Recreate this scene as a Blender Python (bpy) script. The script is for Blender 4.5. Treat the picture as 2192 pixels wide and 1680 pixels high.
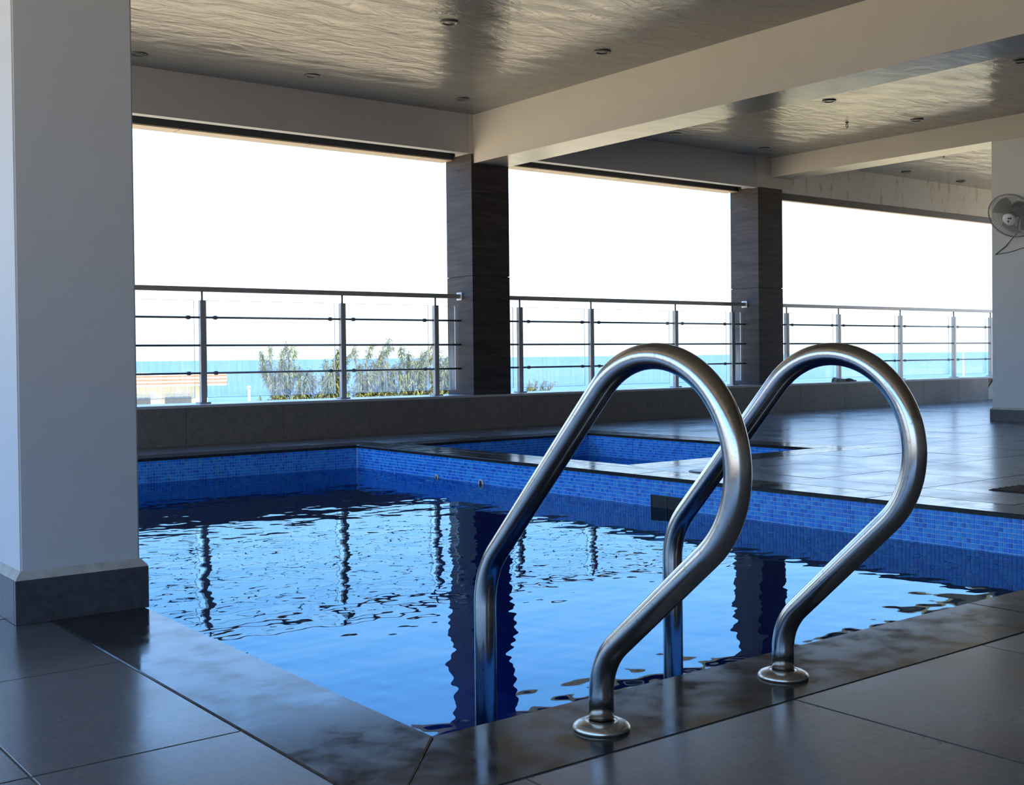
import bpy, bmesh, math, random
import numpy as np
from mathutils import Vector, Matrix

for o in list(bpy.data.objects):
    bpy.data.objects.remove(o, do_unlink=True)
scene = bpy.context.scene
COL = scene.collection
random.seed(7)
RNG = np.random.default_rng(11)

# ---------------------------------------------------------------- camera
FPX, HEAD, ROLL, CY, PITCH, CAMH = 2502.0, .6582, .0111, 800.0, .0144, .64
fw = Vector((math.sin(HEAD), math.cos(HEAD), 0)); rt = Vector((math.cos(HEAD), -math.sin(HEAD), 0)); up = Vector((0, 0, 1))
fw2 = fw*math.cos(PITCH) - up*math.sin(PITCH)
up2 = up*math.cos(PITCH) + fw*math.sin(PITCH)
XC = rt*math.cos(ROLL) - up2*math.sin(ROLL)
YC = rt*math.sin(ROLL) + up2*math.cos(ROLL)
CPOS = Vector((0, 0, CAMH))
cam = bpy.data.cameras.new('camera'); camo = bpy.data.objects.new('camera', cam); COL.objects.link(camo)
cam.sensor_fit = 'HORIZONTAL'; cam.sensor_width = 36.0
cam.lens = 36.0*FPX/2192
cam.shift_y = -(840-CY)/2192
cam.clip_start = .05; cam.clip_end = 60000
m = Matrix((XC, YC, -fw2)).transposed().to_4x4(); m.translation = CPOS
camo.matrix_world = m
scene.camera = camo

def ray(x, y): return XC*((x-1096)/FPX) - YC*((y-CY)/FPX) + fw2
def onz(x, y, z): d = ray(x, y); return CPOS + d*((z-CAMH)/d.z)
def onx(x, y, X): d = ray(x, y); return CPOS + d*(X/d.x)
def ony(x, y, Y): d = ray(x, y); return CPOS + d*(Y/d.y)
def pix(p):
    d = Vector(p)-CPOS; w = d.dot(fw2)
    if w < .05: return None
    return (1096+FPX*d.dot(XC)/w, CY-FPX*d.dot(YC)/w)

# ---------------------------------------------------------------- world, sun, exposure
world = bpy.data.worlds.new('sky'); scene.world = world
world.use_nodes = True
nt = world.node_tree; nt.nodes.clear()
tc = nt.nodes.new('ShaderNodeTexCoord'); sx = nt.nodes.new('ShaderNodeSeparateXYZ')
rp = nt.nodes.new('ShaderNodeValToRGB'); bg = nt.nodes.new('ShaderNodeBackground'); wo = nt.nodes.new('ShaderNodeOutputWorld')
nt.links.new(tc.outputs['Generated'], sx.inputs[0]); nt.links.new(sx.outputs['Z'], rp.inputs[0])
nt.links.new(rp.outputs[0], bg.inputs[0]); nt.links.new(bg.outputs[0], wo.inputs[0])
SKY = [(0.0, (1.10, 1.24, 1.34)), (.05, (1.50, 1.74, 1.92)), (.10, (1.60, 2.0, 2.45)), (.17, (1.24, 1.98, 3.15)), (.27, (.88, 1.90, 3.7)), (.6, (.55, 1.34, 3.2)), (1.0, (.40, 1.0, 2.6))]
SKY_MAX = 4.0
cr = rp.color_ramp
for i, (p, c) in enumerate(SKY):
    e = cr.elements[i] if i < 2 else cr.elements.new(p)
    e.position = p; e.color = tuple(v/SKY_MAX for v in c)+(1,)
bg.inputs[1].default_value = SKY_MAX

sun = bpy.data.lights.new('sun', 'SUN'); suno = bpy.data.objects.new('sun', sun); COL.objects.link(suno)
sun.energy = 15.0; sun.angle = .0093; sun.color = (1, .91, .74)
suno.rotation_euler = (Vector((-.45, -1.0, 1.25))).to_track_quat('Z', 'Y').to_euler()

vs = scene.view_settings
scene.display_settings.display_device = 'sRGB'
vs.view_transform = 'Standard'; vs.look = 'None'; vs.gamma = 1; vs.use_curve_mapping = False
vs.exposure = 0.15
try:
    scene.cycles.max_bounces = 12; scene.cycles.diffuse_bounces = 6; scene.cycles.transparent_max_bounces = 16
except Exception: pass

# ---------------------------------------------------------------- materials
def new_mat(name):
    mt = bpy.data.materials.new(name); mt.use_nodes = True
    return mt, mt.node_tree, mt.node_tree.nodes['Principled BSDF']
def coords(t, scale=(1, 1, 1), kind='Object'):
    if kind == 'World':
        c = t.nodes.new('ShaderNodeNewGeometry'); out = c.outputs['Position']
    else:
        c = t.nodes.new('ShaderNodeTexCoord'); out = c.outputs[kind]
    mp = t.nodes.new('ShaderNodeMapping'); mp.inputs['Scale'].default_value = scale
    t.links.new(out, mp.inputs[0]); return mp.outputs[0]
def noise(t, vec, scale, detail=4, rough=.55, dist=0):
    n = t.nodes.new('ShaderNodeTexNoise'); n.inputs['Scale'].default_value = scale; n.inputs['Detail'].default_value = detail
    n.inputs['Roughness'].default_value = rough; n.inputs['Distortion'].default_value = dist
    t.links.new(vec, n.inputs['Vector']); return n.outputs['Fac']
def ramp(t, fac, stops):
    r = t.nodes.new('ShaderNodeValToRGB'); e = r.color_ramp.elements
    for i, (p, c) in enumerate(stops):
        x = e[i] if i < 2 else e.new(p)
        x.position = p
        x.color = (c, c, c, 1) if isinstance(c, (int, float)) else tuple(c)+(1,)
    t.links.new(fac, r.inputs[0]); return r.outputs[0]
def bump(t, b, h, strength, dist=.01):
    n = t.nodes.new('ShaderNodeBump'); n.inputs['Strength'].default_value = strength; n.inputs['Distance'].default_value = dist
    t.links.new(h, n.inputs['Height']); t.links.new(n.outputs[0], b.inputs['Normal'])
def simple(name, col, rough=.5, metal=0, var=.12, scale=8, kind='World', spec=.5, bmp=0, stretch=(1, 1, 1)):
    mt, t, b = new_mat(name)
    v = coords(t, stretch, kind); n = noise(t, v, scale)
    lo = [max(0, c*(1-var)) for c in col]; hi = [min(1, c*(1+var)) for c in col]
    t.links.new(ramp(t, n, [(.3, lo), (.7, hi)]), b.inputs['Base Color'])
    b.inputs['Roughness'].default_value = rough; b.inputs['Metallic'].default_value = metal
    b.inputs['Specular IOR Level'].default_value = spec
    if bmp: bump(t, b, noise(t, v, scale*4), bmp, .004)
    return mt

M = {}
def plaster(name, col, stain=None):
    mt, t, b = new_mat(name)
    v = coords(t, (1, 1, 1), 'World')
    n = noise(t, v, 2.2, 6, .6)
    c0 = ramp(t, n, [(.25, [c*.93 for c in col]), (.75, col)])
    n2 = noise(t, coords(t, (1, 1, .35), 'World'), 9 if not stain else 11, 5, .7)
    m2 = ramp(t, n2, [(.66, 0), (.76, 1)] if not stain else [(.55, 0), (.66, 1)])
    mx = t.nodes.new('ShaderNodeMix'); mx.data_type = 'RGBA'
    ml = t.nodes.new('ShaderNodeMath'); ml.operation = 'MULTIPLY'; ml.inputs[1].default_value = .25 if not stain else .75
    t.links.new(m2, ml.inputs[0]); t.links.new(ml.outputs[0], mx.inputs['Factor'])
    t.links.new(c0, mx.inputs['A']); mx.inputs['B'].default_value = (*(stain or (.45, .37, .27)), 1)
    t.links.new(mx.outputs['Result'], b.inputs['Base Color'])
    b.inputs['Roughness'].default_value = .62
    bump(t, b, noise(t, v, 260, 3), .08, .003)
    return mt
M['plaster'] = plaster('white_plaster', (.66, .655, .64))
M['beam'] = plaster('white_paint_warm_lit', (.60, .555, .49))  # white paint with the warm bounce from the ground put into its colour
M['fascia'] = plaster('white_paint_shaded', (.47, .47, .485))  # same white paint, its cool shade on the inward side put into the colour
M['backwall'] = plaster('back_wall_paint', (.34, .335, .33))
M['stained'] = plaster('stained_plaster', (.64, .63, .60), (.40, .27, .15))

def glossy_ceiling(name='gloss_ceiling_paint', rough=.13, spec=.38, bm=.25):
    mt, t, b = new_mat(name)
    v = coords(t, (1, 1, 1), 'World')
    n = noise(t, v, 1.3, 5)
    t.links.new(ramp(t, n, [(.3, (.225, .22, .205)), (.7, (.25, .244, .226))]), b.inputs['Base Color'])
    b.inputs['Roughness'].default_value = rough; b.inputs['Specular IOR Level'].default_value = spec
    v2 = coords(t, (1.0, 2.6, 1), 'World')
    h = noise(t, v2, 2.6, 6, .62, .6)
    bump(t, b, h, bm, .05)
    return mt
M['ceiling'] = glossy_ceiling()
M['underside'] = glossy_ceiling('gloss_beam_underside', .20, .24, .06)

def stone(name, lo, hi, r0, r1, sc=7, nscale=55, spec=.5, bm=.04, kind='World'):
    mt, t, b = new_mat(name)
    v = coords(t, (1, 1, 1), kind)
    n = noise(t, v, nscale, 5, .65)
    oi = t.nodes.new('ShaderNodeObjectInfo')
    n2 = noise(t, v, sc*.35, 5, .6)
    c = ramp(t, n, [(.3, lo), (.7, hi)])
    hs = t.nodes.new('ShaderNodeHueSaturation')
    mr = t.nodes.new('ShaderNodeMapRange'); mr.inputs[3].default_value = .88; mr.inputs[4].default_value = 1.12
    t.links.new(oi.outputs['Random'], mr.inputs[0]); t.links.new(mr.outputs[0], hs.inputs['Value'])
    t.links.new(c, hs.inputs['Color']); t.links.new(hs.outputs[0], b.inputs['Base Color'])
    t.links.new(ramp(t, n2, [(.3, r0), (.72, r1)]), b.inputs['Roughness'])
    b.inputs['Specular IOR Level'].default_value = spec; b.inputs['Specular Tint'].default_value = (1, .94, .90, 1)
    bump(t, b, n, bm, .002)
    return mt
M['tile'] = stone('grey_floor_tile', (.085, .085, .088), (.12, .118, .12), .16, .30, bm=.05, spec=.8)
M['coping'] = stone('polished_black_granite', (.018, .018, .019), (.04, .04, .042), .07, .24, sc=34, bm=.015, spec=.17)
M['skirt'] = stone('dark_skirting_stone', (.055, .055, .06), (.105, .10, .105), .35, .5, nscale=40)
M['parapet'] = stone('dark_parapet_stone', (.145, .127, .112), (.21, .187, .168), .4, .55, nscale=30)
M['sill'] = stone('pale_sill_stone', (.45, .45, .45), (.55, .55, .54), .3, .45)
M['grout'] = simple('brown_grout', (.15, .125, .10), .85, var=.2, scale=30)
M['concrete'] = simple('concrete', (.35, .34, .32), .9)
M['dark'] = simple('dark_void', (.02, .021, .024), .7, var=.05)
M['slot'] = simple('dark_blind_slot', (.035, .04, .05), .6, var=.1)

def wood_stone():
    mt, t, b = new_mat('brown_veined_cladding')
    v = coords(t, (.55, .55, 7), 'World')
    n = noise(t, v, 3.2, 7, .68, 1.2)
    t.links.new(ramp(t, n, [(.25, (.026, .020, .018)), (.5, (.055, .045, .042)), (.75, (.092, .078, .075))]), b.inputs['Base Color'])
    b.inputs['Roughness'].default_value = .55; b.inputs['Specular IOR Level'].default_value = .22
    bump(t, b, n, .05, .003)
    return mt
M['clad'] = wood_stone()
M['soffit'] = simple('tan_soffit', (.50, .38, .25), .5, var=.1, scale=5)

def steel(name, col, r0, r1, kind='Object'):
    mt, t, b = new_mat(name)
    v = coords(t, (1, 1, 1), kind)
    n = noise(t, v, 14, 6, .65); n2 = noise(t, v, 90, 4, .7)
    c = ramp(t, n2, [(.25, [x*.55 for x in (col[0], col[1]*.9, col[2]*.78)]), (.42, col)])
    t.links.new(c, b.inputs['Base Color']); b.inputs['Metallic'].default_value = 1
    t.links.new(ramp(t, n, [(.3, r0), (.7, r1)]), b.inputs['Roughness'])
    bump(t, b, n2, .05, .001)
    return mt
M['steel'] = steel('brushed_stainless_steel', (.56, .53, .50), .14, .26)
M['flange'] = simple('brass_tinted_steel', (.55, .50, .42), .27, metal=.9, var=.12, scale=30, kind='Object')
M['rail'] = simple('satin_rail_steel', (.44, .43, .42), .38, metal=.35, var=.08, scale=20, kind='Object')
M['chrome'] = simple('white_enamel', (.75, .75, .74), .3, var=.03)
M['rod'] = simple('dark_rod_steel', (.16, .16, .16), .4, metal=.6, var=.1)

def mosaic(name, col):
    mt, t, b = new_mat(name)
    v = coords(t, (1, 1, 1), 'World')
    n = noise(t, v, 160, 4, .6)
    t.links.new(ramp(t, n, [(.3, [c*.82 for c in col]), (.7, [min(1, c*1.12) for c in col])]), b.inputs['Base Color'])
    b.inputs['Roughness'].default_value = .18
    return mt
BLUES = [(.030, .33, 1.0), (.022, .25, .92), (.018, .17, .72), (.042, .40, 1.0)]
MOS = [mosaic('blue_mosaic_%s' % n, c) for n, c in zip(('light', 'mid', 'deep', 'bright'), BLUES)]
M['mgrout'] = simple('pale_blue_grout', (.42, .68, .88), .8, var=.08, scale=40)

def shell_mat():
    mt, t, b = new_mat('pool_shell_mosaic')
    g = t.nodes.new('ShaderNodeNewGeometry'); s = t.nodes.new('ShaderNodeSeparateXYZ'); t.links.new(g.outputs['Position'], s.inputs[0])
    a = t.nodes.new('ShaderNodeMath'); a.operation = 'ADD'; t.links.new(s.outputs[0], a.inputs[0]); t.links.new(s.outputs[1], a.inputs[1])
    cb = t.nodes.new('ShaderNodeCombineXYZ'); t.links.new(a.outputs[0], cb.inputs[0]); t.links.new(s.outputs[2], cb.inputs[1])
    # floor tiles: use x,y where the normal points up
    cf = t.nodes.new('ShaderNodeCombineXYZ'); t.links.new(s.outputs[0], cf.inputs[0]); t.links.new(s.outputs[1], cf.inputs[1])
    sn = t.nodes.new('ShaderNodeSeparateXYZ'); t.links.new(g.outputs['Normal'], sn.inputs[0])
    ab = t.nodes.new('ShaderNodeMath'); ab.operation = 'ABSOLUTE'; t.links.new(sn.outputs[2], ab.inputs[0])
    mv = t.nodes.new('ShaderNodeMix'); mv.data_type = 'VECTOR'; t.links.new(ab.outputs[0], mv.inputs['Factor'])
    t.links.new(cb.outputs[0], mv.inputs['A']); t.links.new(cf.outputs[0], mv.inputs['B'])
    br = t.nodes.new('ShaderNodeTexBrick'); br.offset = 0; br.inputs['Scale'].default_value = 1
    br.inputs['Brick Width'].default_value = .02; br.inputs['Row Height'].default_value = .02; br.inputs['Mortar Size'].default_value = .0009
    br.inputs['Color1'].default_value = (.025, .24, .85, 1); br.inputs['Color2'].default_value = (.02, .17, .68, 1); br.inputs['Mortar'].default_value = (.05, .30, .80, 1)
    t.links.new(mv.outputs['Result'], br.inputs['Vector']); t.links.new(br.outputs['Color'], b.inputs['Base Color'])
    b.inputs['Roughness'].default_value = .3
    return mt
M['shell'] = shell_mat()

def water_mat(name, tint):
    mt = bpy.data.materials.new(name); mt.use_nodes = True; t = mt.node_tree; t.nodes.clear()
    out = t.nodes.new('ShaderNodeOutputMaterial'); mx = t.nodes.new('ShaderNodeMixShader')
    fr = t.nodes.new('ShaderNodeFresnel'); fr.inputs['IOR'].default_value = 1.33
    tr = t.nodes.new('ShaderNodeBsdfTransparent'); tr.inputs[0].default_value = (*tint, 1)
    gl = t.nodes.new('ShaderNodeBsdfGlossy'); gl.inputs['Roughness'].default_value = .01; gl.inputs[0].default_value = (.56, .85, 1, 1)
    t.links.new(fr.outputs[0], mx.inputs[0]); t.links.new(tr.outputs[0], mx.inputs[1]); t.links.new(gl.outputs[0], mx.inputs[2])
    t.links.new(mx.outputs[0], out.inputs[0])
    return mt
M['water'] = water_mat('pool_water', (.34, .66, .97))

def glass_mat():
    mt = bpy.data.materials.new('dirty_glass'); mt.use_nodes = True; t = mt.node_tree; t.nodes.clear()
    out = t.nodes.new('ShaderNodeOutputMaterial')
    tr = t.nodes.new('ShaderNodeBsdfTransparent'); tr.inputs[0].default_value = (.93, .965, .955, 1)
    gl = t.nodes.new('ShaderNodeBsdfGlossy'); gl.inputs['Roughness'].default_value = .02
    fr = t.nodes.new('ShaderNodeFresnel'); gb = t.nodes.new('ShaderNodeNewGeometry'); mi = t.nodes.new('ShaderNodeMapRange')
    mi.inputs[3].default_value = 1.3; mi.inputs[4].default_value = 1/1.3   # thin pane: same reflectance from both sides
    t.links.new(gb.outputs['Backfacing'], mi.inputs[0]); t.links.new(mi.outputs[0], fr.inputs['IOR'])
    m1 = t.nodes.new('ShaderNodeMixShader'); t.links.new(fr.outputs[0], m1.inputs[0]); t.links.new(tr.outputs[0], m1.inputs[1]); t.links.new(gl.outputs[0], m1.inputs[2])
    df = t.nodes.new('ShaderNodeBsdfTranslucent'); df.inputs[0].default_value = (.85, .87, .88, 1)
    v = coords(t, (26, 26, 1.1), 'World'); n = noise(t, v, 2.0, 5, .65)
    d1 = ramp(t, n, [(.42, .03), (.72, .30)])
    v2 = coords(t, (1, 1, 1), 'World'); n2 = noise(t, v2, 60, 4, .7)
    d2 = ramp(t, n2, [(.64, 0), (.72, .5)])
    # splashes collect towards the foot of each pane
    g = t.nodes.new('ShaderNodeNewGeometry'); s = t.nodes.new('ShaderNodeSeparateXYZ'); t.links.new(g.outputs['Position'], s.inputs[0])
    mr = t.nodes.new('ShaderNodeMapRange'); mr.inputs[1].default_value = .35; mr.inputs[2].default_value = .85; mr.inputs[3].default_value = 1; mr.inputs[4].default_value = .12
    t.links.new(s.outputs[2], mr.inputs[0])
    ad = t.nodes.new('ShaderNodeMath'); ad.operation = 'ADD'; t.links.new(d1, ad.inputs[0]); t.links.new(d2, ad.inputs[1])
    mu = t.nodes.new('ShaderNodeMath'); mu.operation = 'MULTIPLY'; mu.use_clamp = True; t.links.new(ad.outputs[0], mu.inputs[0]); t.links.new(mr.outputs[0], mu.inputs[1])
    m2 = t.nodes.new('ShaderNodeMixShader'); t.links.new(mu.outputs[0], m2.inputs[0]); t.links.new(m1.outputs[0], m2.inputs[1]); t.links.new(df.outputs[0], m2.inputs[2])
    t.links.new(m2.outputs[0], out.inputs[0])
    return mt
M['glass'] = glass_mat()
M['glass_edge'] = simple('pale_glass_edge', (.8, .84, .83), .3, var=.02)
M['fan_plastic'] = simple('grey_fan_plastic', (.30, .29, .28), .45, var=.05)
M['fan_wire'] = simple('grey_fan_wire', (.34, .33, .31), .4, var=.05)
M['black'] = simple('black_plastic', (.015, .015, .016), .45)
M['lamp_lens'] = simple('frosted_lens', (.11, .11, .105), .35, var=.05)
M['lamp_ring'] = simple('brushed_nickel_ring', (.07, .067, .063), .4, metal=.3)
M['cloth'] = simple('olive_cloth', (.24, .26, .20), .9, var=.5, scale=30)
M['cloth2'] = simple('grey_cloth', (.10, .095, .10), .9, var=.4, scale=30)
M['rust'] = simple('rusty_grate', (.07, .035, .02), .8, var=.5, scale=40)
M['red'] = simple('red_fascia_paint', (.72, .13, .05), .6, var=.06)
M['white_paint'] = simple('white_render', (.82, .79, .70), .8, var=.05)
M['cream'] = simple('cream_render', (.72, .66, .52), .8, var=.08)
M['winglass'] = simple('dark_window_glass', (.22, .24, .25), .2, var=.1)
M['brownpaint'] = simple('brown_metal_paint', (.20, .10, .06), .5)
M['bark'] = simple('grey_bark', (.16, .13, .10), .9, var=.3)
LEAF = [simple('needle_green_%s' % n, c, .75, var=.4, scale=2.5) for n, c in (('olive', (.105, .125, .035)), ('deep', (.05, .075, .028)), ('yellow', (.17, .175, .04)))]
def sea_mat():
    mt, t, b = new_mat('sea_water')
    v = coords(t, (1, .22, 1), 'World'); n = noise(t, v, .05, 8, .7)
    t.links.new(ramp(t, n, [(.3, (.045, .115, .20)), (.62, (.075, .155, .24)), (.8, (.17, .235, .29))]), b.inputs['Base Color'])
    b.inputs['Roughness'].default_value = .55; b.inputs['Specular IOR Level'].default_value = .25
    return mt
M['sea'] = sea_mat()
def ground_mat():
    mt, t, b = new_mat('sandy_ground')
    v = coords(t, (1, 1, 1), 'World'); n = noise(t, v, .12, 6, .65)
    t.links.new(ramp(t, n, [(.35, (.36, .31, .11)), (.48, (.70, .52, .29)), (.75, (.78, .62, .38))]), b.inputs['Base Color'])
    b.inputs['Roughness'].default_value = .95
    return mt
M['ground'] = ground_mat()
M['unseen_lawn'] = simple('unseen_lawn_olive', (.25, .20, .08), .95, var=.35, scale=.5)

# ---------------------------------------------------------------- mesh helpers
def link(name, me, mats, parent=None):
    o = bpy.data.objects.new(name, me); COL.objects.link(o)
    if mats is not None and not len(me.materials):
        for x in (mats if isinstance(mats, (list, tuple)) else [mats]): me.materials.append(x)
    if parent is not None: o.parent = parent
    return o
def make(name, v, f, mats, parent=None, smooth=False, idx=None):
    me = bpy.data.meshes.new(name); me.from_pydata([tuple(x) for x in v], [], f); me.update()
    if smooth: me.polygons.foreach_set('use_smooth', [True]*len(me.polygons))
    o = link(name, me, mats, parent)
    if idx is not None: me.polygons.foreach_set('material_index', idx)
    return o
def tag(o, label, cat, group=None):
    o['label'] = label; o['category'] = cat
    if group: o['group'] = group
    return o
def struct(o, label=None):
    o['kind'] = 'structure'
    if label: o['label'] = label
    return o
def empty(name, loc=(0, 0, 0)):
    o = bpy.data.objects.new(name, None); COL.objects.link(o); o.location = loc; o.empty_display_size = .1
    return o
class MB:
    def __init__(s): s.v = []; s.f = []; s.i = []
    def add(s, v, f, i=0):
        n = len(s.v); s.v += [tuple(x) for x in v]; s.f += [tuple(a+n for a in q) for q in f]; s.i += [i]*len(f)
    def box(s, x0, x1, y0, y1, z0, z1, i=0):
        s.add([(x0, y0, z0), (x1, y0, z0), (x1, y1, z0), (x0, y1, z0), (x0, y0, z1), (x1, y0, z1), (x1, y1, z1), (x0, y1, z1)],
              [(0, 3, 2, 1), (4, 5, 6, 7), (0, 1, 5, 4), (1, 2, 6, 5), (2, 3, 7, 6), (3, 0, 4, 7)], i)
    def build(s, name, mats, parent=None, smooth=False): return make(name, s.v, s.f, mats, parent, smooth, s.i)
def box(name, x0, x1, y0, y1, z0, z1, mat, parent=None, bev=0):
    if bev:
        bm = bmesh.new(); bmesh.ops.create_cube(bm, size=1)
        for v in bm.verts: v.co = Vector(((x0+x1)/2+v.co.x*(x1-x0), (y0+y1)/2+v.co.y*(y1-y0), (z0+z1)/2+v.co.z*(z1-z0)))
        bmesh.ops.bevel(bm, geom=list(bm.edges), offset=bev, segments=2, affect='EDGES')
        me = bpy.data.meshes.new(name); bm.to_mesh(me); bm.free()
        return link(name, me, mat, parent)
    b = MB(); b.box(x0, x1, y0, y1, z0, z1); return b.build(name, mat, parent)
def prism(name, poly, z0, z1, mat, parent=None, ch=.002):
    """horizontal slab with a chamfered top rim"""
    n = len(poly); c = sum((Vector(p) for p in poly), Vector((0, 0)))/n
    ins = []
    for p in poly:
        p = Vector(p); d = c-p; ins.append(p+Vector((math.copysign(ch, d.x), math.copysign(ch, d.y))))
    v = [(*p, z0) for p in poly]+[(*p, z1-ch) for p in poly]+[(*p, z1) for p in ins]
    f = [tuple(range(n-1, -1, -1)), tuple(range(2*n, 3*n))]
    for k in (0, n):
        for i in range(n): j = (i+1) % n; f.append((k+i, k+j, k+n+j, k+n+i))
    return make(name, v, f, mat, parent)
def sweep(pts, rad, n=12, cap=True):
    pts = [Vector(p) for p in pts]; m_ = len(pts); v = []; f = []
    tan = [(pts[min(i+1, m_-1)]-pts[max(i-1, 0)]).normalized() for i in range(m_)]
    a = Vector((0, 0, 1)) if abs(tan[0].z) < .9 else Vector((1, 0, 0))
    nn = (a-tan[0]*a.dot(tan[0])).normalized()
    for i in range(m_):
        nn = (nn-tan[i]*nn.dot(tan[i])).normalized(); bb = tan[i].cross(nn)
        r = rad[i] if isinstance(rad, (list, tuple)) else rad
        for k in range(n):
            q = 2*math.pi*k/n; v.append(pts[i]+(nn*math.cos(q)+bb*math.sin(q))*r)
    for i in range(m_-1):
        for k in range(n): j = (k+1) % n; f.append((i*n+k, i*n+j, (i+1)*n+j, (i+1)*n+k))
    if cap: f.append(tuple(range(n-1, -1, -1))); f.append(tuple((m_-1)*n+k for k in range(n)))
    return v, f
def tube(name, pts, rad, mat, parent=None, n=12):
    v, f = sweep(pts, rad, n); return make(name, v, f, mat, parent, True)
def lathe_vf(prof, n=32, axis=None, org=(0, 0, 0)):
    """prof: (radius, height) pairs; axis: unit Vector of the lathe axis"""
    ax = Vector(axis or (0, 0, 1)).normalized(); a = Vector((1, 0, 0)) if abs(ax.x) < .9 else Vector((0, 1, 0))
    e1 = (a-ax*a.dot(ax)).normalized(); e2 = ax.cross(e1); v = []; f = []
    for r, h in prof:
        for k in range(n):
            q = 2*math.pi*k/n; v.append(Vector(org)+ax*h+(e1*math.cos(q)+e2*math.sin(q))*r)
    for i in range(len(prof)-1):
        for k in range(n): j = (k+1) % n; f.append((i*n+k, i*n+j, (i+1)*n+j, (i+1)*n+k))
    f.append(tuple(range(n-1, -1, -1))); f.append(tuple((len(prof)-1)*n+k for k in range(n)))
    return v, f
def lathe(name, prof, mat, parent=None, n=32, axis=None, org=(0, 0, 0)):
    v, f = lathe_vf(prof, n, axis, org); return make(name, v, f, mat, parent, True)

# ---------------------------------------------------------------- key dimensions (metres)
PX0, PX1, PY0, PY1 = 1.09, 4.38, 1.64, 7.55          # main pool, inner edges
CX0, CX1, CY0, CY1 = .855, 4.62, 1.39, 7.80          # its coping, outer edges
KX0, KX1, KY0, KY1 = 4.72, 6.46, 5.00, 7.32          # plunge pool, inner
LX0, LX1, LY0, LY1 = 4.62, 6.72, 4.75, 7.56          # its coping, outer
WZ = -.165                                            # water level
YP, SZ = 8.42, .305                                   # parapet face and sill height
CEIL = 2.79
BX0, BX1, BY0, BY1 = -2.2, 16.5, -4.0, 8.86           # building
GZ = -7.0

# ---------------------------------------------------------------- outdoors: ground, sea
g = make('ground', [(-500, -300, GZ), (700, -300, GZ), (700, 112, GZ), (-500, 112, GZ)], [(0, 1, 2, 3)], M['ground']); struct(g)
s_ = make('sea', [(-22000, 110, GZ+.15), (22000, 110, GZ+.15), (22000, 24000, GZ+.15), (-22000, 24000, GZ+.15)], [(0, 1, 2, 3)], M['sea'])
s_['label'] = 'calm blue sea stretching to the horizon beyond the railings'; s_['category'] = 'sea'; s_['kind'] = 'stuff'
struct(make('unseen_lawn', [(-200, 38, GZ+.02), (22, 38, GZ+.02), (32, 27, GZ+.02), (400, 27, GZ+.02), (400, 52, GZ+.02), (-200, 52, GZ+.02)], [(0, 1, 2, 3, 4, 5)], M['unseen_lawn']))  # unseen strip, outline shaped so the glossy ceiling mirrors olive
struct(box('wall_lower', BX0, BX1, BY0, BY1-.05, GZ, -1.95, M['concrete']))

# ---------------------------------------------------------------- floor slab and pool shells
b = MB(); top = -.0016
for r in ((BX0, CX0, BY0, BY1-.05), (CX0, BX1, BY0, CY0+.02), (CX0, CX1, CY1-.02, BY1-.05), (CX1-.02, BX1, CY0, LY0+.02), (LX1-.02, BX1, LY0, LY1), (CX1-.02, BX1, LY1-.02, BY1-.05)):
    b.box(r[0], r[1], r[2], r[3], -1.9, top)
floor = struct(b.build('floor', M['grout']), 'dark grey tiled pool deck')

def tile_mesh(w, d, th=.012, ch=.0007):
    x, y = w/2, d/2
    v = [(-x, -y, -th), (x, -y, -th), (x, y, -th), (-x, y, -th), (-x, -y, -ch), (x, -y, -ch), (x, y, -ch), (-x, y, -ch),
         (-x+ch, -y+ch, 0), (x-ch, -y+ch, 0), (x-ch, y-ch, 0), (-x+ch, y-ch, 0)]
    f = [(8, 9, 10, 11)]
    for k in (0, 4):
        for i in range(4): j = (i+1) % 4; f.append((k+i, k+j, k+4+j, k+4+i))
    return v, f
GAP = .0045
def cells(a0, a1, start, step):
    c = [a0]; k = math.ceil((a0-start)/step+1e-6)
    while start+k*step < a1-.02: 
        if start+k*step > a0+.02: c.append(start+k*step)
        k += 1
    c.append(a1); return list(zip(c[:-1], c[1:]))
REG = [(BX0, CX0, BY0, YP, .505, .60, 1.88, .60), (CX0, CX1, BY0, CY0, 1.727, .635, CY0, .60), (CX0, CX1, CY1, YP, 1.727, .60, CY1, .60),
       (CX1, BX1, BY0, LY0, 4.898, .588, 3.17, .60), (LX1, BX1, LY0, LY1, 4.898, .588, 3.17, .60), (CX1, BX1, LY1, YP, 4.898, .588, 3.17, .60)]
tl = []
for x0, x1, y0, y1, sx_, dx, sy_, dy in REG:
    for a0, a1 in cells(x0, x1, sx_, dx):
        for c0, c1 in cells(y0, y1, sy_, dy):
            vis = False
            for q in ((a0, c0), (a1, c0), (a0, c1), (a1, c1), ((a0+a1)/2, (c0+c1)/2)):
                p = pix((*q, 0))
                if p and -120 < p[0] < 2320 and 700 < p[1] < 1800: vis = True
            tl.append((0 if vis else 1, math.hypot((a0+a1)/2, (c0+c1)/2), a0, a1, c0, c1))
tl.sort(); cache = {}; rest = MB()
for n_, (hid, dist, a0, a1, c0, c1) in enumerate(tl):
    w, d = a1-a0-GAP, c1-c0-GAP
    if hid or n_ >= 300:
        v, f = tile_mesh(w, d); rest.add([(x+(a0+a1)/2, y+(c0+c1)/2, z) for x, y, z in v], f); continue
    k = (round(w, 3), round(d, 3))
    if k not in cache:
        me = bpy.data.meshes.new('floor_tile'); me.from_pydata(*[tile_mesh(w, d)[0], [], tile_mesh(w, d)[1]]); me.materials.append(M['tile']); cache[k] = me
    o = bpy.data.objects.new('floor_tile', cache[k]); COL.objects.link(o); o.parent = floor
    o.location = ((a0+a1)/2, (c0+c1)/2, random.uniform(-.0006, .0006)); o.rotation_euler = (random.uniform(-.0012, .0012), random.uniform(-.0012, .0012), 0)
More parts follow.
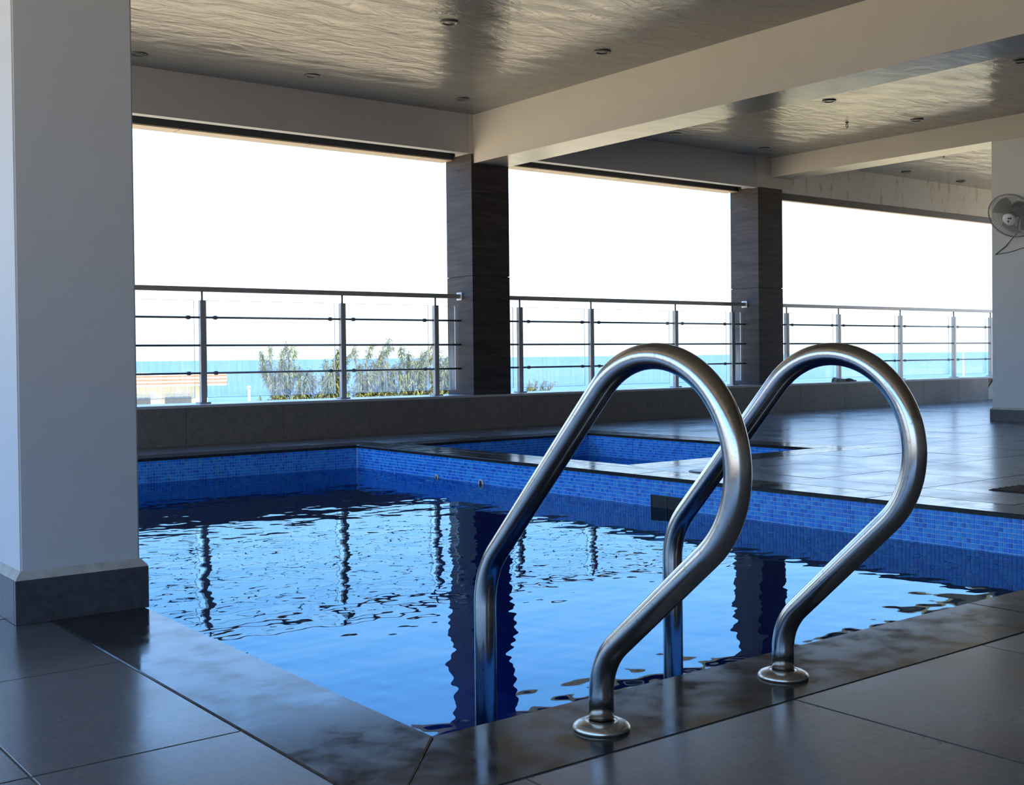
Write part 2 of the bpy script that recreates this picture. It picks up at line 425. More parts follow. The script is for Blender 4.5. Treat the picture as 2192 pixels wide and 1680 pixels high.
rt_ = rest.build('floor_tiles_beyond', M['tile'], floor); rt_['kind'] = 'stuff'

def mosaic_wall(parts, bulk, org, du, length, rows, nrm, near=None):
    """20 mm mosaic laid on a wall: org top corner, du unit vector along the wall, nrm into the pool"""
    P = .02; g_ = .0011; pr = .0022; out = []
    for i in range(int(length/P)):
        for j in range(rows):
            u0, u1 = i*P+g_, (i+1)*P-g_; z1, z0 = -j*P-g_, -(j+1)*P+g_
            k = random.choices((0, 1, 2, 3), (5, 4, 2.2, 2))[0]
            out.append((org+du*((i+.5)*P)+Vector((0, 0, -(j+.5)*P)), u1-u0, z1-z0, k))
    return out, du, nrm, pr
def mosaic_vf(c, du, nrm, w, h, pr):
    e = du*(w/2); q = Vector((0, 0, h/2)); n = nrm*pr; s = .90
    v = [c-e-q, c+e-q, c+e+q, c-e+q, c-e*s-q*s+n, c+e*s-q*s+n, c+e*s+q*s+n, c-e*s+q*s+n]
    f = [(4, 5, 6, 7)]+[(i, (i+1) % 4, 4+(i+1) % 4, 4+i) for i in range(4)]
    return v, f
def build_pool(name, label, x0, x1, y0, y1, depth, rows, indiv):
    root = tag(empty(name, (x0, y0, -depth)), label, 'pool'); inv = Matrix.Translation((-x0, -y0, depth))
    sh = MB(); t = -.02; w = .03
    sh.box(x0-w, x1+w, y0-w, y1+w, -depth-.05, -depth)
    sh.box(x0-w, x0, y0-w, y1+w, -depth, t); sh.box(x1, x1+w, y0-w, y1+w, -depth, t)
    sh.box(x0, x1, y0-w, y0, -depth, t); sh.box(x0, x1, y1, y1+w, -depth, t)
    s = sh.build('pool_shell', M['shell'], root); s.matrix_parent_inverse = inv
    gr = MB(); hz = -.02-rows*.02   # grout bed just behind the mosaic band
    e = .0006
    for q in ((x0-e, x0+e, y0, y1), (x1-e, x1+e, y0, y1), (x0, x1, y0-e, y0+e), (x0, x1, y1-e, y1+e)):
        gr.box(*q, hz, -.02)
    s = gr.build('grout_bed', M['mgrout'], root); s.matrix_parent_inverse = inv
    T = []
    X, Y = Vector((1, 0, 0)), Vector((0, 1, 0))
    for org, du, L, nn in ((Vector((x1, y0, -.02)), Y, y1-y0, -X), (Vector((x0, y1, -.02)), X, x1-x0, -Y), (Vector((x0, y0, -.02)), Y, y1-y0, X), (Vector((x0, y0, -.02)), X, x1-x0, Y)):
        out, du, nn, pr = mosaic_wall(None, None, org, du, L, rows, nn)
        for c, w_, h_, k in out: T.append((c+nn*e, du, nn, w_, h_, k))
    picked = set()
    if indiv:
        c_ = [(i, (t[0]-CPOS).length) for i, t in enumerate(T) if t[0].z > WZ-.005 and (p := pix(t[0])) and p[0] < 2192 and p[1] < 1300 and t[2].x < -.5]
        c_.sort(key=lambda a: a[1]); picked = set(i for i, d in c_[:300])
    bulk = MB(); mc = {}
    for i, (c, du, nn, w_, h_, k) in enumerate(T):
        if i in picked:
            if k not in mc:
                v, f = mosaic_vf(Vector((0, 0, 0)), du, nn, w_, h_, .0022)
                me = bpy.data.meshes.new('mosaic_tile'); me.from_pydata([tuple(q) for q in v], [], f); me.materials.append(MOS[k]); mc[k] = me
            o = bpy.data.objects.new('mosaic_tile', mc[k]); COL.objects.link(o); o.parent = root; o.matrix_parent_inverse = inv; o.location = c
        else:
            v, f = mosaic_vf(c, du, nn, w_, h_, .0022); bulk.add(v, f, k)
    o = bulk.build('mosaic_band', MOS, root); o.matrix_parent_inverse = inv; o['kind'] = 'stuff'
    return root, inv
pool, PINV = build_pool('swimming_pool', 'large pool lined with small blue mosaic tiles and edged in polished black stone', PX0, PX1, PY0, PY1, 1.45, 11, True)
plunge, KINV = build_pool('plunge_pool', 'small blue mosaic plunge pool beyond the large pool, nearer the parapet', KX0, KX1, KY0, KY1, .75, 11, False)

def coping(root, inv, ix0, ix1, iy0, iy1, ox0, ox1, oy0, oy1, n):
    def side(pa, pb, qa, qb, k):
        pa, pb, qa, qb = map(Vector, (pa, pb, qa, qb))
        for i in range(k):
            a, c = i/k, (i+1)/k
            if i == 0: p0, q0 = pa, qa
            if i == k-1: p1, q1 = pb, qb
            else:
                # cut square across: use the same station on both edges
                d = (pb-pa).normalized(); s = (pb-pa).length*c
                p1 = pa+d*s; q1 = qa+d*((p1-qa).dot(d))
            d = (pb-pa).normalized()*.0012
            poly = [p0+d, p1-d, q1-d, q0+d]
            ar = sum(poly[m].x*poly[(m+1) % 4].y-poly[(m+1) % 4].x*poly[m].y for m in range(4))
            if ar < 0: poly.reverse()
            o = prism('coping_slab', [tuple(p) for p in poly], -.02, random.uniform(-.0003, .0003), M['coping'], root, .0025); o.matrix_parent_inverse = inv
            p0, q0 = p1, q1
    side((ix0, iy0), (ix1, iy0), (ox0, oy0), (ox1, oy0), n[0]); side((ix1, iy0), (ix1, iy1), (ox1, oy0), (ox1, oy1), n[1])
    side((ix1, iy1), (ix0, iy1), (ox1, oy1), (ox0, oy1), n[2]); side((ix0, iy1), (ix0, iy0), (ox0, oy1), (ox0, oy0), n[3])
NO = .004   # slight nosing over the mosaic
coping(pool, PINV, PX0+NO, PX1-NO, PY0+NO, PY1-NO, CX0+.002, CX1-.002, CY0+.002, CY1-.002, (2, 4, 2, 4))
coping(plunge, KINV, KX0+NO, KX1-NO, KY0+NO, KY1-NO, LX0+.002, LX1, LY0+.002, LY1-.002, (2, 2, 2, 2))

# pool fittings on the far long wall
for (fx, fy, rr) in ((937, 1021, .018), (1032, 1034, .026)):
    p = onx(fx, fy, PX1)
    o = lathe('inlet_nozzle', [(.0001, 0), (rr, 0), (rr, .010), (rr*.72, .013), (rr*.70, .004), (.0001, .004)], M['chrome'], pool, 24, (-1, 0, 0), (PX1-.002, p.y, p.z)); o.matrix_parent_inverse = PINV
    o2 = lathe('inlet_hole', [(.0001, 0), (rr*.68, 0), (rr*.68, .003), (.0001, .003)], M['black'], o, 20, (-1, 0, 0), (PX1-.0065, p.y, p.z))
b = MB(); sy0, sy1, sz0, sz1 = 4.239, 4.458, -.245, -.105
b.box(PX1-.004, PX1+.001, sy0, sy1, sz0, sz1)
o = b.build('skimmer_mouth', M['dark'], pool); o.matrix_parent_inverse = PINV
b = MB(); w = .006
for q in ((sy0-w, sy1+w, sz1, sz1+w), (sy0-w, sy1+w, sz0-w, sz0), (sy0-w, sy0, sz0, sz1), (sy1, sy1+w, sz0, sz1)): b.box(PX1-.006, PX1, *q)
o = b.build('skimmer_frame', M['black'], pool); o.matrix_parent_inverse = PINV
o = box('skimmer_flap', PX1-.0065, PX1-.004, (sy0+sy1)/2-.004, (sy0+sy1)/2+.004, sz0, sz1, M['black'], pool); o.matrix_parent_inverse = PINV

# ---------------------------------------------------------------- water
def water(name, x0, x1, y0, y1, z, step, label, amp=1.0):
    nx, ny = int((x1-x0)/step)+1, int((y1-y0)/step)+1
    xs = np.linspace(x0, x1, nx); ys = np.linspace(y0, y1, ny); X, Y = np.meshgrid(xs, ys)
    Z = np.zeros_like(X)
    # wind ripples come in from the open side and fade towards the near corner
    calm = .62+.38*np.clip((Y-2.0)/3.0, 0, 1)*(.75+.25*np.sin(X*1.7+Y*.9))
    for lam, sl, n in ((.90, .0032, 7), (.38, .0070, 10), (.17, .0115, 14), (.085, .0135, 18), (.05, .0100, 18)):
        for _ in range(n):
            L = lam*RNG.uniform(.6, 1.7); a = RNG.normal(math.radians(62), 1.15); k = 2*math.pi/L
            s = sl*amp*RNG.uniform(.5, 1.3)/math.sqrt(n/2)
            ph = RNG.uniform(0, 6.28)
            mod = 1 if lam > .3 else .55+.45*np.sin(X*RNG.uniform(1, 3)+Y*RNG.uniform(1, 3)+RNG.uniform(0, 6))
            Z += (s/k)*np.sin(k*(X*math.cos(a)+Y*math.sin(a))+ph)*mod*(calm if lam < .5 else 1)
    me = bpy.data.meshes.new(name); nv = nx*ny
    co = np.stack([X, Y, Z+z], -1).reshape(-1, 3).astype(np.float32)
    i = np.arange((ny-1)*(nx-1)); r, c = i//(nx-1), i % (nx-1); q = r*nx+c
    F = np.stack([q, q+1, q+nx+1, q+nx], -1).astype(np.int32)
    me.vertices.add(nv); me.vertices.foreach_set('co', co.ravel())
    me.loops.add(F.size); me.loops.foreach_set('vertex_index', F.ravel())
    me.polygons.add(len(F)); me.polygons.foreach_set('loop_start', np.arange(0, F.size, 4, dtype=np.int32)); me.polygons.foreach_set('use_smooth', np.ones(len(F), bool))
    me.update(calc_edges=True); me.validate()
    o = link(name, me, M['water']); o['label'] = label; o['category'] = 'water'; o['kind'] = 'stuff'
    return o
water('pool_water', PX0+.001, PX1-.001, PY0+.001, PY1-.001, WZ, .0095, 'rippled blue water in the large pool reflecting the sky and railings')
water('plunge_pool_water', KX0+.001, KX1-.001, KY0+.001, KY1-.001, WZ-.02, .02, 'dark still water in the small plunge pool', .6)

# ---------------------------------------------------------------- ceiling, walls, parapet
struct(box('ceiling', BX0-.05, BX1, BY0, BY1, CEIL, 3.3, M['ceiling']))
struct(box('wall_back', BX0, BX1, BY0-.2, BY0, -1.9, CEIL, M['backwall']))
struct(box('wall_right', BX1, BX1+.2, BY0-.2, 4.6, -1.9, CEIL, M['backwall']))
# the open left side: low upstand and a header, both out of frame
struct(box('wall_left', BX0-.25, BX0, BY0, BY1, -1.9, SZ, M['parapet']))
struct(box('trim_1', BX0-.25, BX0, BY0, BY1, 2.43, CEIL, M['beam']))

PEND = 14.52
core = struct(box('wall_sea', BX0, PEND, YP+.02, BY1-.03, -1.9, SZ-.02, M['concrete']), 'low dark stone parapet under the railings on the sea side')
x = BX0+.02
while x < PEND-.02:
    x1 = min(x+.80, PEND)
    box('parapet_panel', x+.0015, x1-.0015, YP, YP+.02, 0, SZ-.02, M['parapet'], core)
    x = x1
x = BX0
while x < BX1-.01:
    x1 = min(x+1.6, BX1)
    box('sill_slab', x+.001, x1-.001, YP-.002, BY1, SZ-.02, SZ, M['parapet'] if False else M['sill'], core)
    x = x1
# pale upstand with a sloping bar where the dark parapet stops
up_ = struct(box('wall_stair', PEND+.004, BX1, YP+.10, BY1-.03, -1.9, SZ-.02, M['cream']), 'pale rendered upstand past the end of the dark parapet')
tube('sloping_bar', [(14.50, YP+.07, .06), (14.75, YP+.07, .26)], .012, M['brownpaint'], up_, 8)

# fascias: inner downstand, dark blind slot, outer lintel with tan soffit boards
M['brownslot'] = simple('dark_brown_blind', (.05, .043, .036), .5, var=.1)
def bay(n, x0, x1, fb, lb, mat, slot=True, y_in=YP):
    o = struct(box('trim_%d' % n, x0, x1, y_in, YP+.085, fb, CEIL, mat))
    L = MB(); L.box(x0, x1, 8.70, BY1, lb+.006, CEIL); L.box(x0, x1, YP+.085, 8.70, lb+.20, CEIL)
    o2 = struct(L.build('trim_%d' % (n+3), M['slot']))
    if n == 4:
        bl = struct(box('trim_8', x0, x1, YP+.02, YP+.075, 2.352, fb+.1, M['brownslot']))
        box('edge_strip', x0, x1, YP+.018, YP+.077, 2.347, 2.352, M['soffit'], bl)
    first = {2: 3.52, 3: 7.07, 4: 10.9}[n]
    cuts = [x0]+[first+k*1.13 for k in range(-6, 8) if x0+.02 < first+k*1.13 < x1-.02]+[x1]
    for a, c in zip(cuts[:-1], cuts[1:]):
        box('soffit_panel', a+.004, c-.004, 8.702, BY1+.004, lb-.004, lb+.006, M['soffit'], o2)
    return o
bay(2, BX0, 6.08, 2.446, 2.425, M['fascia'])
bay(3, 6.50, 9.915, 2.452, 2.44, M['fascia'])
bay(4, 10.32, BX1, 2.425, 2.45, M['stained'])

# clad columns on the parapet
def clad_column(x0, x1, ztop, label):
    y0, y1 = YP, 8.815
    root = tag(empty('clad_column', ((x0+x1)/2, (y0+y1)/2, SZ)), label, 'column', 'brown clad columns on the parapet')
    inv = Matrix.Translation((-(x0+x1)/2, -(y0+y1)/2, -SZ))
    o = box('column_core', x0+.012, x1-.012, y0+.012, y1-.012, SZ, CEIL, M['dark'], root); o.matrix_parent_inverse = inv
    for a, c in ((SZ, 1.364), (1.368, ztop)):
        for q in ((x0, x1, y0, y0+.012), (x0, x1, y1-.012, y1), (x0, x0+.012, y0+.0122, y1-.0122), (x1-.012, x1, y0+.0122, y1-.0122)):
            o = box('cladding_panel', *q, a, c, M['clad'], root); o.matrix_parent_inverse = inv
    return root
clad_column(6.08, 6.495, 2.455, 'brown veined stone-clad column under the main beam, nearer the white pillar')
clad_column(9.915, 10.32, 2.50, 'brown veined stone-clad column farther right, between second and third openings')

# beams
def beam(name, x0, x1, z0, yend, label, hz, hx0):
    b = MB(); b.box(x0, x1, BY0, yend, z0, CEIL); b.box(hx0, x1+.02, yend, 8.64, hz, CEIL)
    b.i[0] = b.i[6] = 1   # undersides carry the same gloss enamel as the ceiling
    o = b.build(name, [M['beam'], M['underside']]); tag(o, label, 'beam', 'ceiling beams running to the parapet columns'); return o
beam('ceiling_beam', 6.105, 6.49, 2.362, YP-.002, 'deep warm-lit white ceiling beam ending above the nearer brown column', 2.445, 6.06)
beam('ceiling_beam', 10.145, 10.47, 2.58, YP-.002, 'shallower white ceiling beam above the wall fan, ending at the farther brown column', 2.46, 9.90)

M['mortar'] = simple('beige_mortar', (.50, .46, .40), .9, var=.2, scale=25, bmp=.5)
# near white pillar
def pillar(x0, x1, y0, y1, label, sk, ztop):
    root = tag(empty('white_pillar', ((x0+x1)/2, (y0+y1)/2, 0)), label, 'column', 'white plastered pillars with dark skirting')
    inv = Matrix.Translation((-(x0+x1)/2, -(y0+y1)/2, 0))
    o = box('pillar_shaft', x0, x1, y0, y1, 0, ztop, M['plaster'], root, .004); o.matrix_parent_inverse = inv
    t = .017
    v = []
    for d, z in ((t-.001, sk), (t-.004, sk+.006), (.0005, sk+.020), (.0005, sk)):
        v += [(x0-d, y0-d, z), (x1+d, y0-d, z), (x1+d, y1+d, z), (x0-d, y1+d, z)]
    f = [(r*4+i, r*4+(i+1) % 4, ((r+1) % 4)*4+(i+1) % 4, ((r+1) % 4)*4+i) for r in range(4) for i in range(4)]
    o = make('mortar_ledge', v, f, M['mortar'], root); o.matrix_parent_inverse = inv
    for q in ((x0-t, x1+t, y0-t, y0-.0005), (x0-t, x1+t, y1+.0005, y1+t), (x0-t, x0-.0005, y0, y1), (x1+.0005, x1+t, y0, y1)):
        o = box('skirting_tile', *q, 0, sk, M['skirt'], root, .0012); o.matrix_parent_inverse = inv
    return root
pillar(.790, 1.086, 2.997, 3.35, 'white plastered pillar at the left, standing on the near pool edge', .108, CEIL)
pillar(10.147, 10.50, 5.39, 5.845, 'white plastered pillar at the far right carrying the wall fan', .105, 2.58)

# ---------------------------------------------------------------- railings
YR, YG = 8.615, 8.655
def railing(x0, x1, posts, label, flange_x=None, hx1=None, x_open=None):
    root = tag(empty('balcony_railing', ((x0+x1)/2, YR, SZ)), label, 'railing', 'steel and glass railings on the parapet')
    inv = Matrix.Translation((-(x0+x1)/2, -YR, -SZ))
    def add(o): o.matrix_parent_inverse = inv; return o
    add(box('handrail', x0, hx1 or x1, YR-.026, YR+.026, 1.17, 1.208, M['rail'], root, .004))
    for px_ in posts:
        po = add(box('post', px_-.0225, px_+.0225, YR-.0225, YR+.0225, SZ+.012, 1.105, M['rail'], root, .003))
        tube('pin', [(px_, YR, 1.10), (px_, YR, 1.175)], .008, M['rod'], po, 10)
        box('base_plate', px_-.045, px_+.045, YR-.045, YR+.045, SZ, SZ+.012, M['rail'], po, .002)
    for z in (.972, .756, .541):
        add(tube('rod', [(x0, YR+.0, z), (x1, YR, z)], .0085, M['rod'], root, 10))
    ed = [x0]+list(posts)+[x1]
    for a, c in zip(ed[:-1], ed[1:]):
        ga = a+(.05 if a in posts else .02); gc = c-(.05 if c in posts else .03)
        if gc-ga < .06: continue
        gp = add(box('glass_panel', ga, gc, YG, YG+.008, .352, 1.105, M['glass'], root))
        e = MB(); e.box(ga, gc, YG, YG+.008, .3495, .3525); e.box(ga, gc, YG, YG+.008, 1.1045, 1.107); e.box(gc-.001, gc+.002, YG, YG+.008, .352, 1.105); e.box(ga-.002, ga+.001, YG, YG+.008, .352, 1.105)
        e.build('glass_edge', M['glass_edge'], gp)
        for z in (.972, .541):
            for cx in (ga+.06, gc-.06):
                if gc-ga > .4: add(tube('glass_clamp', [(cx-.018, YR+.006, z), (cx-.010, YR+.008, z), (cx+.010, YR+.008, z), (cx+.018, YR+.006, z)], [.011, .016, .016, .011], M['rod'], root, 10))
    if flange_x:
        add(box('wall_flange', flange_x-.012, flange_x, YR-.04, YR+.04, 1.155, 1.225, M['chrome'], root, .002))
railing(BX0, 6.08, [-1.27, -.05, 1.18, 2.41, 3.64, 4.871, 5.81], 'steel railing with glass panes left of the nearer brown column, trees behind', 6.08)
railing(6.495, 9.915, [6.76, 7.65, 8.826, 9.703], 'steel railing with glass panes between the two brown columns', 9.915)
railing(10.32, 16.3, [10.62, 11.573, 12.82, 14.018, 14.91, 16.1], 'steel railing with glass panes right of the farther brown column', None)

# ---------------------------------------------------------------- pool ladder
def fillet(pts, rads, seg=14):
    out = [Vector(pts[0])]
    for i in range(1, len(pts)-1):
        p, a, c = Vector(pts[i]), Vector(pts[i-1]), Vector(pts[i+1])
        u, w = (a-p).normalized(), (c-p).normalized(); ang = u.angle(w); r = rads[i-1]
        t = min(r/math.tan(ang/2), .48*(a-p).length, .48*(c-p).length) if r else 0; r = t*math.tan(ang/2)
        cen = p+(u+w).normalized()*(r/math.sin(ang/2)); s, e = p+u*t, p+w*t
        v0, v1 = s-cen, e-cen; tot = v0.angle(v1)
        for k in range(seg+1):
            q = k/seg; out.append(cen+(v0*math.sin((1-q)*tot)+v1*math.sin(q*tot))/math.sin(tot))
    out.append(Vector(pts[-1])); return out
def rail_path(leg, far, cy, cz, r, a1, a2):
    """side profile (y,z): a1/a2 = directions of the two slanting runs, tangent to the loop"""
    n1 = Vector((-math.sin(a1), -math.cos(a1)))          # outward normal of the lower run
    d1 = Vector((-math.cos(a1), math.sin(a1))); t1 = Vector((cy, cz))+n1*r
    d2 = Vector((math.cos(a2), -math.sin(a2))); n2 = Vector((math.sin(a2), math.cos(a2))); t2 = Vector((cy, cz))+n2*r
    b1 = t1+d1*((leg-t1.x)/d1.x); b2 = t2+d2*((far-t2.x)/d2.x)
    low = fillet([(leg, 0.0), b1, t1], [.16])[:-1]
    hi = fillet([t2, b2, (far, -1.05)], [.16])[1:]
    th1, th2 = math.atan2(n1.y, n1.x), math.atan2(n2.y, n2.x)
    if th1 > 0: th1 -= 2*math.pi
    if th1 < -math.pi*2+th2: pass
    d = th2-th1
    while d > 2*math.pi: d -= 2*math.pi
    # go the long way round by the back (through -y and the top)
    arc = [Vector((cy+r*math.cos(th1-(2*math.pi-d)*k/40), cz+r*math.sin(th1-(2*math.pi-d)*k/40))) for k in range(41)]
    return low+arc+hi
lad = tag(empty('pool_ladder', (1.59, 1.66, 0)), 'curved stainless steel pool ladder with two looped rails on the near pool edge', 'ladder')
LINV = Matrix.Translation((-1.59, -1.66, 0))
for X, prm in ((1.34, (1.492, 1.827, 1.357, .463, .176, math.radians(40.5), math.radians(46.5))), (1.833, (1.502, 1.805, 1.381, .462, .177, math.radians(43), math.radians(48)))):
    pp = [(X, p.x, p.y) for p in rail_path(*prm)]
    o = tube('ladder_rail', pp, .0215, M['steel'], lad, 28); o.matrix_parent_inverse = LINV
    f_ = lathe('flange', [(.0495, 0), (.050, .004), (.047, .009), (.040, .0125), (.030, .015), (.0225, .0165), (.0222, .012)], M['flange'], o, 40, None, (X, prm[0], 0))
for z in (-.42, -.67, -.92):
    o = box('step', 1.34, 1.833, 1.77, 1.85, z, z+.03, M['steel'], lad, .006); o.matrix_parent_inverse = LINV

# ---------------------------------------------------------------- ceiling downlights, hooks
DL = [(962, 47, 'nearest the top edge, over the left of the pool'), (1290, 110, 'beside the main beam near the top edge'), (297, 115, 'beside the white pillar at the left'),
      (667, 161, 'midway along the first opening'), (990, 211, 'in the corner above the nearer brown column'),
      (2186, 130, 'at the right edge of the picture'), (1775, 215, 'in the bright patch of the middle bay'), (1963, 256, 'close to the second beam in the middle bay'),
      (1445, 286, 'by the main beam in the middle bay'), (1635, 317, 'in the corner above the farther brown column'), (1940, 368, 'in the far right bay, left of its pair'), (2057, 388, 'in the far right bay next to the fan pillar')]
for x, y, w in DL:
    p = onz(x, y, CEIL)
    r = tag(empty('ceiling_downlight', p), 'small round unlit ceiling downlight '+w, 'ceiling light', 'unlit ceiling downlights')
    lathe('bezel', [(.036, 0), (.058, 0), (.060, -.004), (.055, -.009), (.044, -.010), (.040, -.006), (.036, -.002)], M['lamp_ring'], r, 28)
    lathe('lens', [(.0001, -.001), (.039, -.001), (.039, -.004), (.02, -.006), (.0001, -.007)], M['lamp_lens'], r, 24)
for x, y, w in ((1813, 262, 'hanging in the middle bay'), (2020, 328, 'hanging in the far right bay')):
    p = onz(x, y, CEIL)
    r = tag(empty('ceiling_hook', p), 'small dark metal hook on the ceiling '+w, 'hook', 'dark ceiling hooks')
    pts = [(0, 0, 0), (0, 0, -.012)]+[(.013*math.sin(a), 0, -.030+.020*math.cos(a)) for a in np.linspace(0, 2*math.pi*.93, 22)]
    tube('hook_loop', pts, .0035, M['black'], r, 8)
    lathe('hook_plate', [(.0001, 0), (.018, 0), (.018, -.004), (.0001, -.005)], M['black'], r, 16)

# ---------------------------------------------------------------- wall fan on the far right pillar
fc = onx(2167, 462, 9.90); vd = ray(2167, 462).normalized(); side = vd.cross(up).normalized()
fn = (-vd*.76-side*.40-up*.50).normalized()           # the way the fan faces
fan = tag(empty('wall_fan', (10.14, fc.y-.04, fc.z)), 'grey wall fan with a round wire guard mounted on the right pillar', 'fan')
FINV = Matrix.Translation(-fan.location)
e1 = (up-fn*up.dot(fn)).normalized(); e2 = fn.cross(e1); FR = .215
def fp(r, a, h): return fc+(e1*math.cos(a)+e2*math.sin(a))*r+fn*h
def fadd(o): o.matrix_parent_inverse = FINV; return o
fadd(tube('guard_ring', [fp(FR, a, 0) for a in np.linspace(0, 2*math.pi, 65)], .0055, M['fan_plastic'], fan, 8))
for nm, dep in (('front_guard', .062), ('rear_guard', -.075)):
    b = MB()
    for k in range(60):
        a = 2*math.pi*k/60
        v, f = sweep([fp(FR, a, 0), fp(FR*.93, a, dep*.55), fp(FR*.7, a, dep*.88), fp(FR*.3, a, dep)], .0013, 5); b.add(v, f)
    for rr, hh in ((.93, .55), (.7, .88), (.48, .95)):
        v, f = sweep([fp(FR*rr, a, dep*hh) for a in np.linspace(0, 2*math.pi, 49)], .0013, 5); b.add(v, f)
    fadd(b.build(nm, M['fan_wire'], fan, True))
for k in range(3):
    a0 = k*2*math.pi/3+.4; v = []; f = []; nr, na = 7, 7
    for i in range(nr):
        r = .035+(.175-.035)*i/(nr-1)
        for j in range(na):
            u = j/(na-1)-.5; a = a0+u*(1.25 if i else .8)*(1-.25*abs(i/(nr-1)-.6))+.25*i/(nr-1)
            v.append(fp(r, a, -.012+u*.045))
    n0 = len(v)
    v += [p-fn*.002 for p in v]
    for i in range(nr-1):
        for j in range(na-1):
            q = i*na+j; f.append((q, q+1, q+na+1, q+na)); f.append((n0+q, n0+q+na, n0+q+na+1, n0+q+1))
    fadd(make('blade', v, f, M['fan_plastic'], fan, True))
bd = fadd(lathe('badge', [(.0001, .060), (.058, .060), (.060, .063), (.055, .068), (.0001, .069)], M['chrome'], fan, 32, fn, fc))
for (u_, w_) in ((-.018, .012), (.0, .014), (.012, -.016)):
    lathe('badge_mark', [(.0001, .069), (.0085, .069), (.0085, .0705), (.0001, .0705)], M['black'], bd, 12, fn, fc+e1*w_+e2*u_)
fadd(lathe('hub', [(.0001, -.02), (.035, -.02), (.035, .012), (.02, .02), (.0001, .022)], M['fan_plastic'], fan, 24, fn, fc))
fadd(lathe('motor_housing', [(.0001, -.19), (.04, -.185), (.062, -.16), (.066, -.10), (.055, -.07), (.0001, -.065)], M['fan_plastic'], fan, 28, fn, fc))
mc_ = fc-fn*.13
fadd(tube('wall_arm', [mc_, mc_+Vector((.06, 0, -.07)), Vector((10.13, mc_.y, mc_.z-.09))], .02, M['fan_plastic'], fan, 12))
fadd(box('wall_plate', 10.127, 10.147, mc_.y-.05, mc_.y+.05, mc_.z-.18, mc_.z, M['fan_plastic'], fan, .006))
c0 = onx(2176, 500, 10.09); c1 = onx(2153, 527, 10.14); c2 = onx(2131, 545, 10.141)
fadd(tube('power_cord', [mc_+Vector((.02, 0, -.06)), c0, c1, c2], .004, M['black'], fan, 8))
fadd(tube('pull_cord', [c2, onx(2160, 540, 10.141), onx(2192, 530, 10.141), onx(2230, 520, 10.141)], .003, M['black'], fan, 8))

# ---------------------------------------------------------------- small things
p = onz(1515, 1009, 0)
dr = tag(empty('drain_cover', (p.x, p.y, 0)), 'round metal drain cover set in the wet deck behind the ladder', 'drain')
lathe('cover_plate', [(.0001, .0005), (.085, .0005), (.085, .004), (.078, .005), (.0001, .0055)], M['rail'], dr, 32)
lathe('cover_rim', [(.088, .0005), (.105, .0005), (.103, .004), (.090, .0045)], M['skirt'], dr, 32)
p = onz(2165, 1048, 0)
gd = tag(empty('floor_grate', (p.x, p.y, 0)), 'dark rusty floor grate at the right edge of the deck', 'drain')
box('grate_recess', -.09, .20, -.12, .06, .0008, .003, M['dark'], gd)
for k in range(5): box('grate_bar', -.08+.055*k, -.06+.055*k, -.11, .05, .003, .007, M['rust'], gd)
def lump(name, c, sx_, sy_, sz_, mat, parent, seed):
    rg = random.Random(seed); bm = bmesh.new(); bmesh.ops.create_icosphere(bm, subdivisions=3, radius=1)
    for v in bm.verts:
        k = 1+.22*math.sin(v.co.x*5+seed)+.18*math.sin(v.co.y*6+seed*2)+rg.uniform(-.05, .05)
        v.co = Vector((v.co.x*sx_*k, v.co.y*sy_*k, max(0, v.co.z+.35)*sz_*k))
    me = bpy.data.meshes.new(name); bm.to_mesh(me); bm.free(); me.polygons.foreach_set('use_smooth', [True]*len(me.polygons))
    o = link(name, me, mat, parent); o.location = c; return o
rag = tag(empty('cleaning_rag', (11.45, 8.50, SZ)), 'crumpled olive and grey cleaning rag left on the sill', 'rag')
lump('rag_fold', (-.06, 0, 0), .11, .045, .032, M['cloth'], rag, 3); lump('rag_fold', (.09, .005, 0), .10, .045, .026, M['cloth2'], rag, 5); lump('rag_tail', (.20, 0, 0), .09, .02, .018, M['cloth2'], rag, 8)

# ---------------------------------------------------------------- outdoors: beach house, trees, posts
A = ony(485, 803, 45); zt, zb = .08, -.38
hb = tag(empty('beach_building', (14, 46, GZ)), 'pale beach building with red striped eaves beyond the left railing', 'building'); HINV = Matrix.Translation((-14, -46, -GZ))
def hadd(o): o.matrix_parent_inverse = HINV; return o
hadd(box('wall', 8.0, A.x-.72, 45.8, 53, GZ, zb-.02, M['white_paint'], hb))
rf = hadd(box('roof', 7.2, A.x, 45.0, 54, zb, zt, M['white_paint'], hb))
for k in range(3): box('red_stripe', 7.19, A.x+.01, 44.985, 45.01, zb+.085+k*.14, zb+.155+k*.14, M['red'], rf)
for x0 in (9.2, 11.4, 13.6, 15.9, 17.6):
    wf = hadd(box('window', x0, x0+1.3, 45.74, 45.82, -1.9, -.72, M['cream'], hb)); box('pane', x0+.1, x0+1.2, 45.72, 45.75, -1.8, -.82, M['winglass'], wf)
for x0 in (8.2, 12.9, A.x-.95): hadd(box('pillar', x0, x0+.22, 45.25, 45.5, GZ, zb, M['white_paint'], hb))
p = ony(533, 830, 40)
wp = tag(empty('white_pole', (p.x, 40, GZ)), 'thin white pole standing between the beach building and the trees', 'pole')
tube('pole_shaft', [(0, 0, 0), (0, 0, p.z-GZ)], .045, M['white_paint'], wp, 10); lathe('pole_cap', [(.0001, 0), (.08, 0), (.08, .05), (.0001, .08)], M['white_paint'], wp, 12, None, (0, 0, p.z-GZ))
p = ony(2062, 741, 62)
sl_ = tag(empty('street_lamp', (p.x, 62, GZ)), 'faint street lamp far beyond the right-hand railing', 'street lamp')
H = p.z-GZ
tube('lamp_post', [(0, 0, 0), (0, 0, H)], [.11, .07], M['concrete'], sl_, 10); tube('lamp_arm', [(-1.0, .6, H-.05), (0, 0, H), (.6, -.4, H-.03)], .05, M['concrete'], sl_, 8)
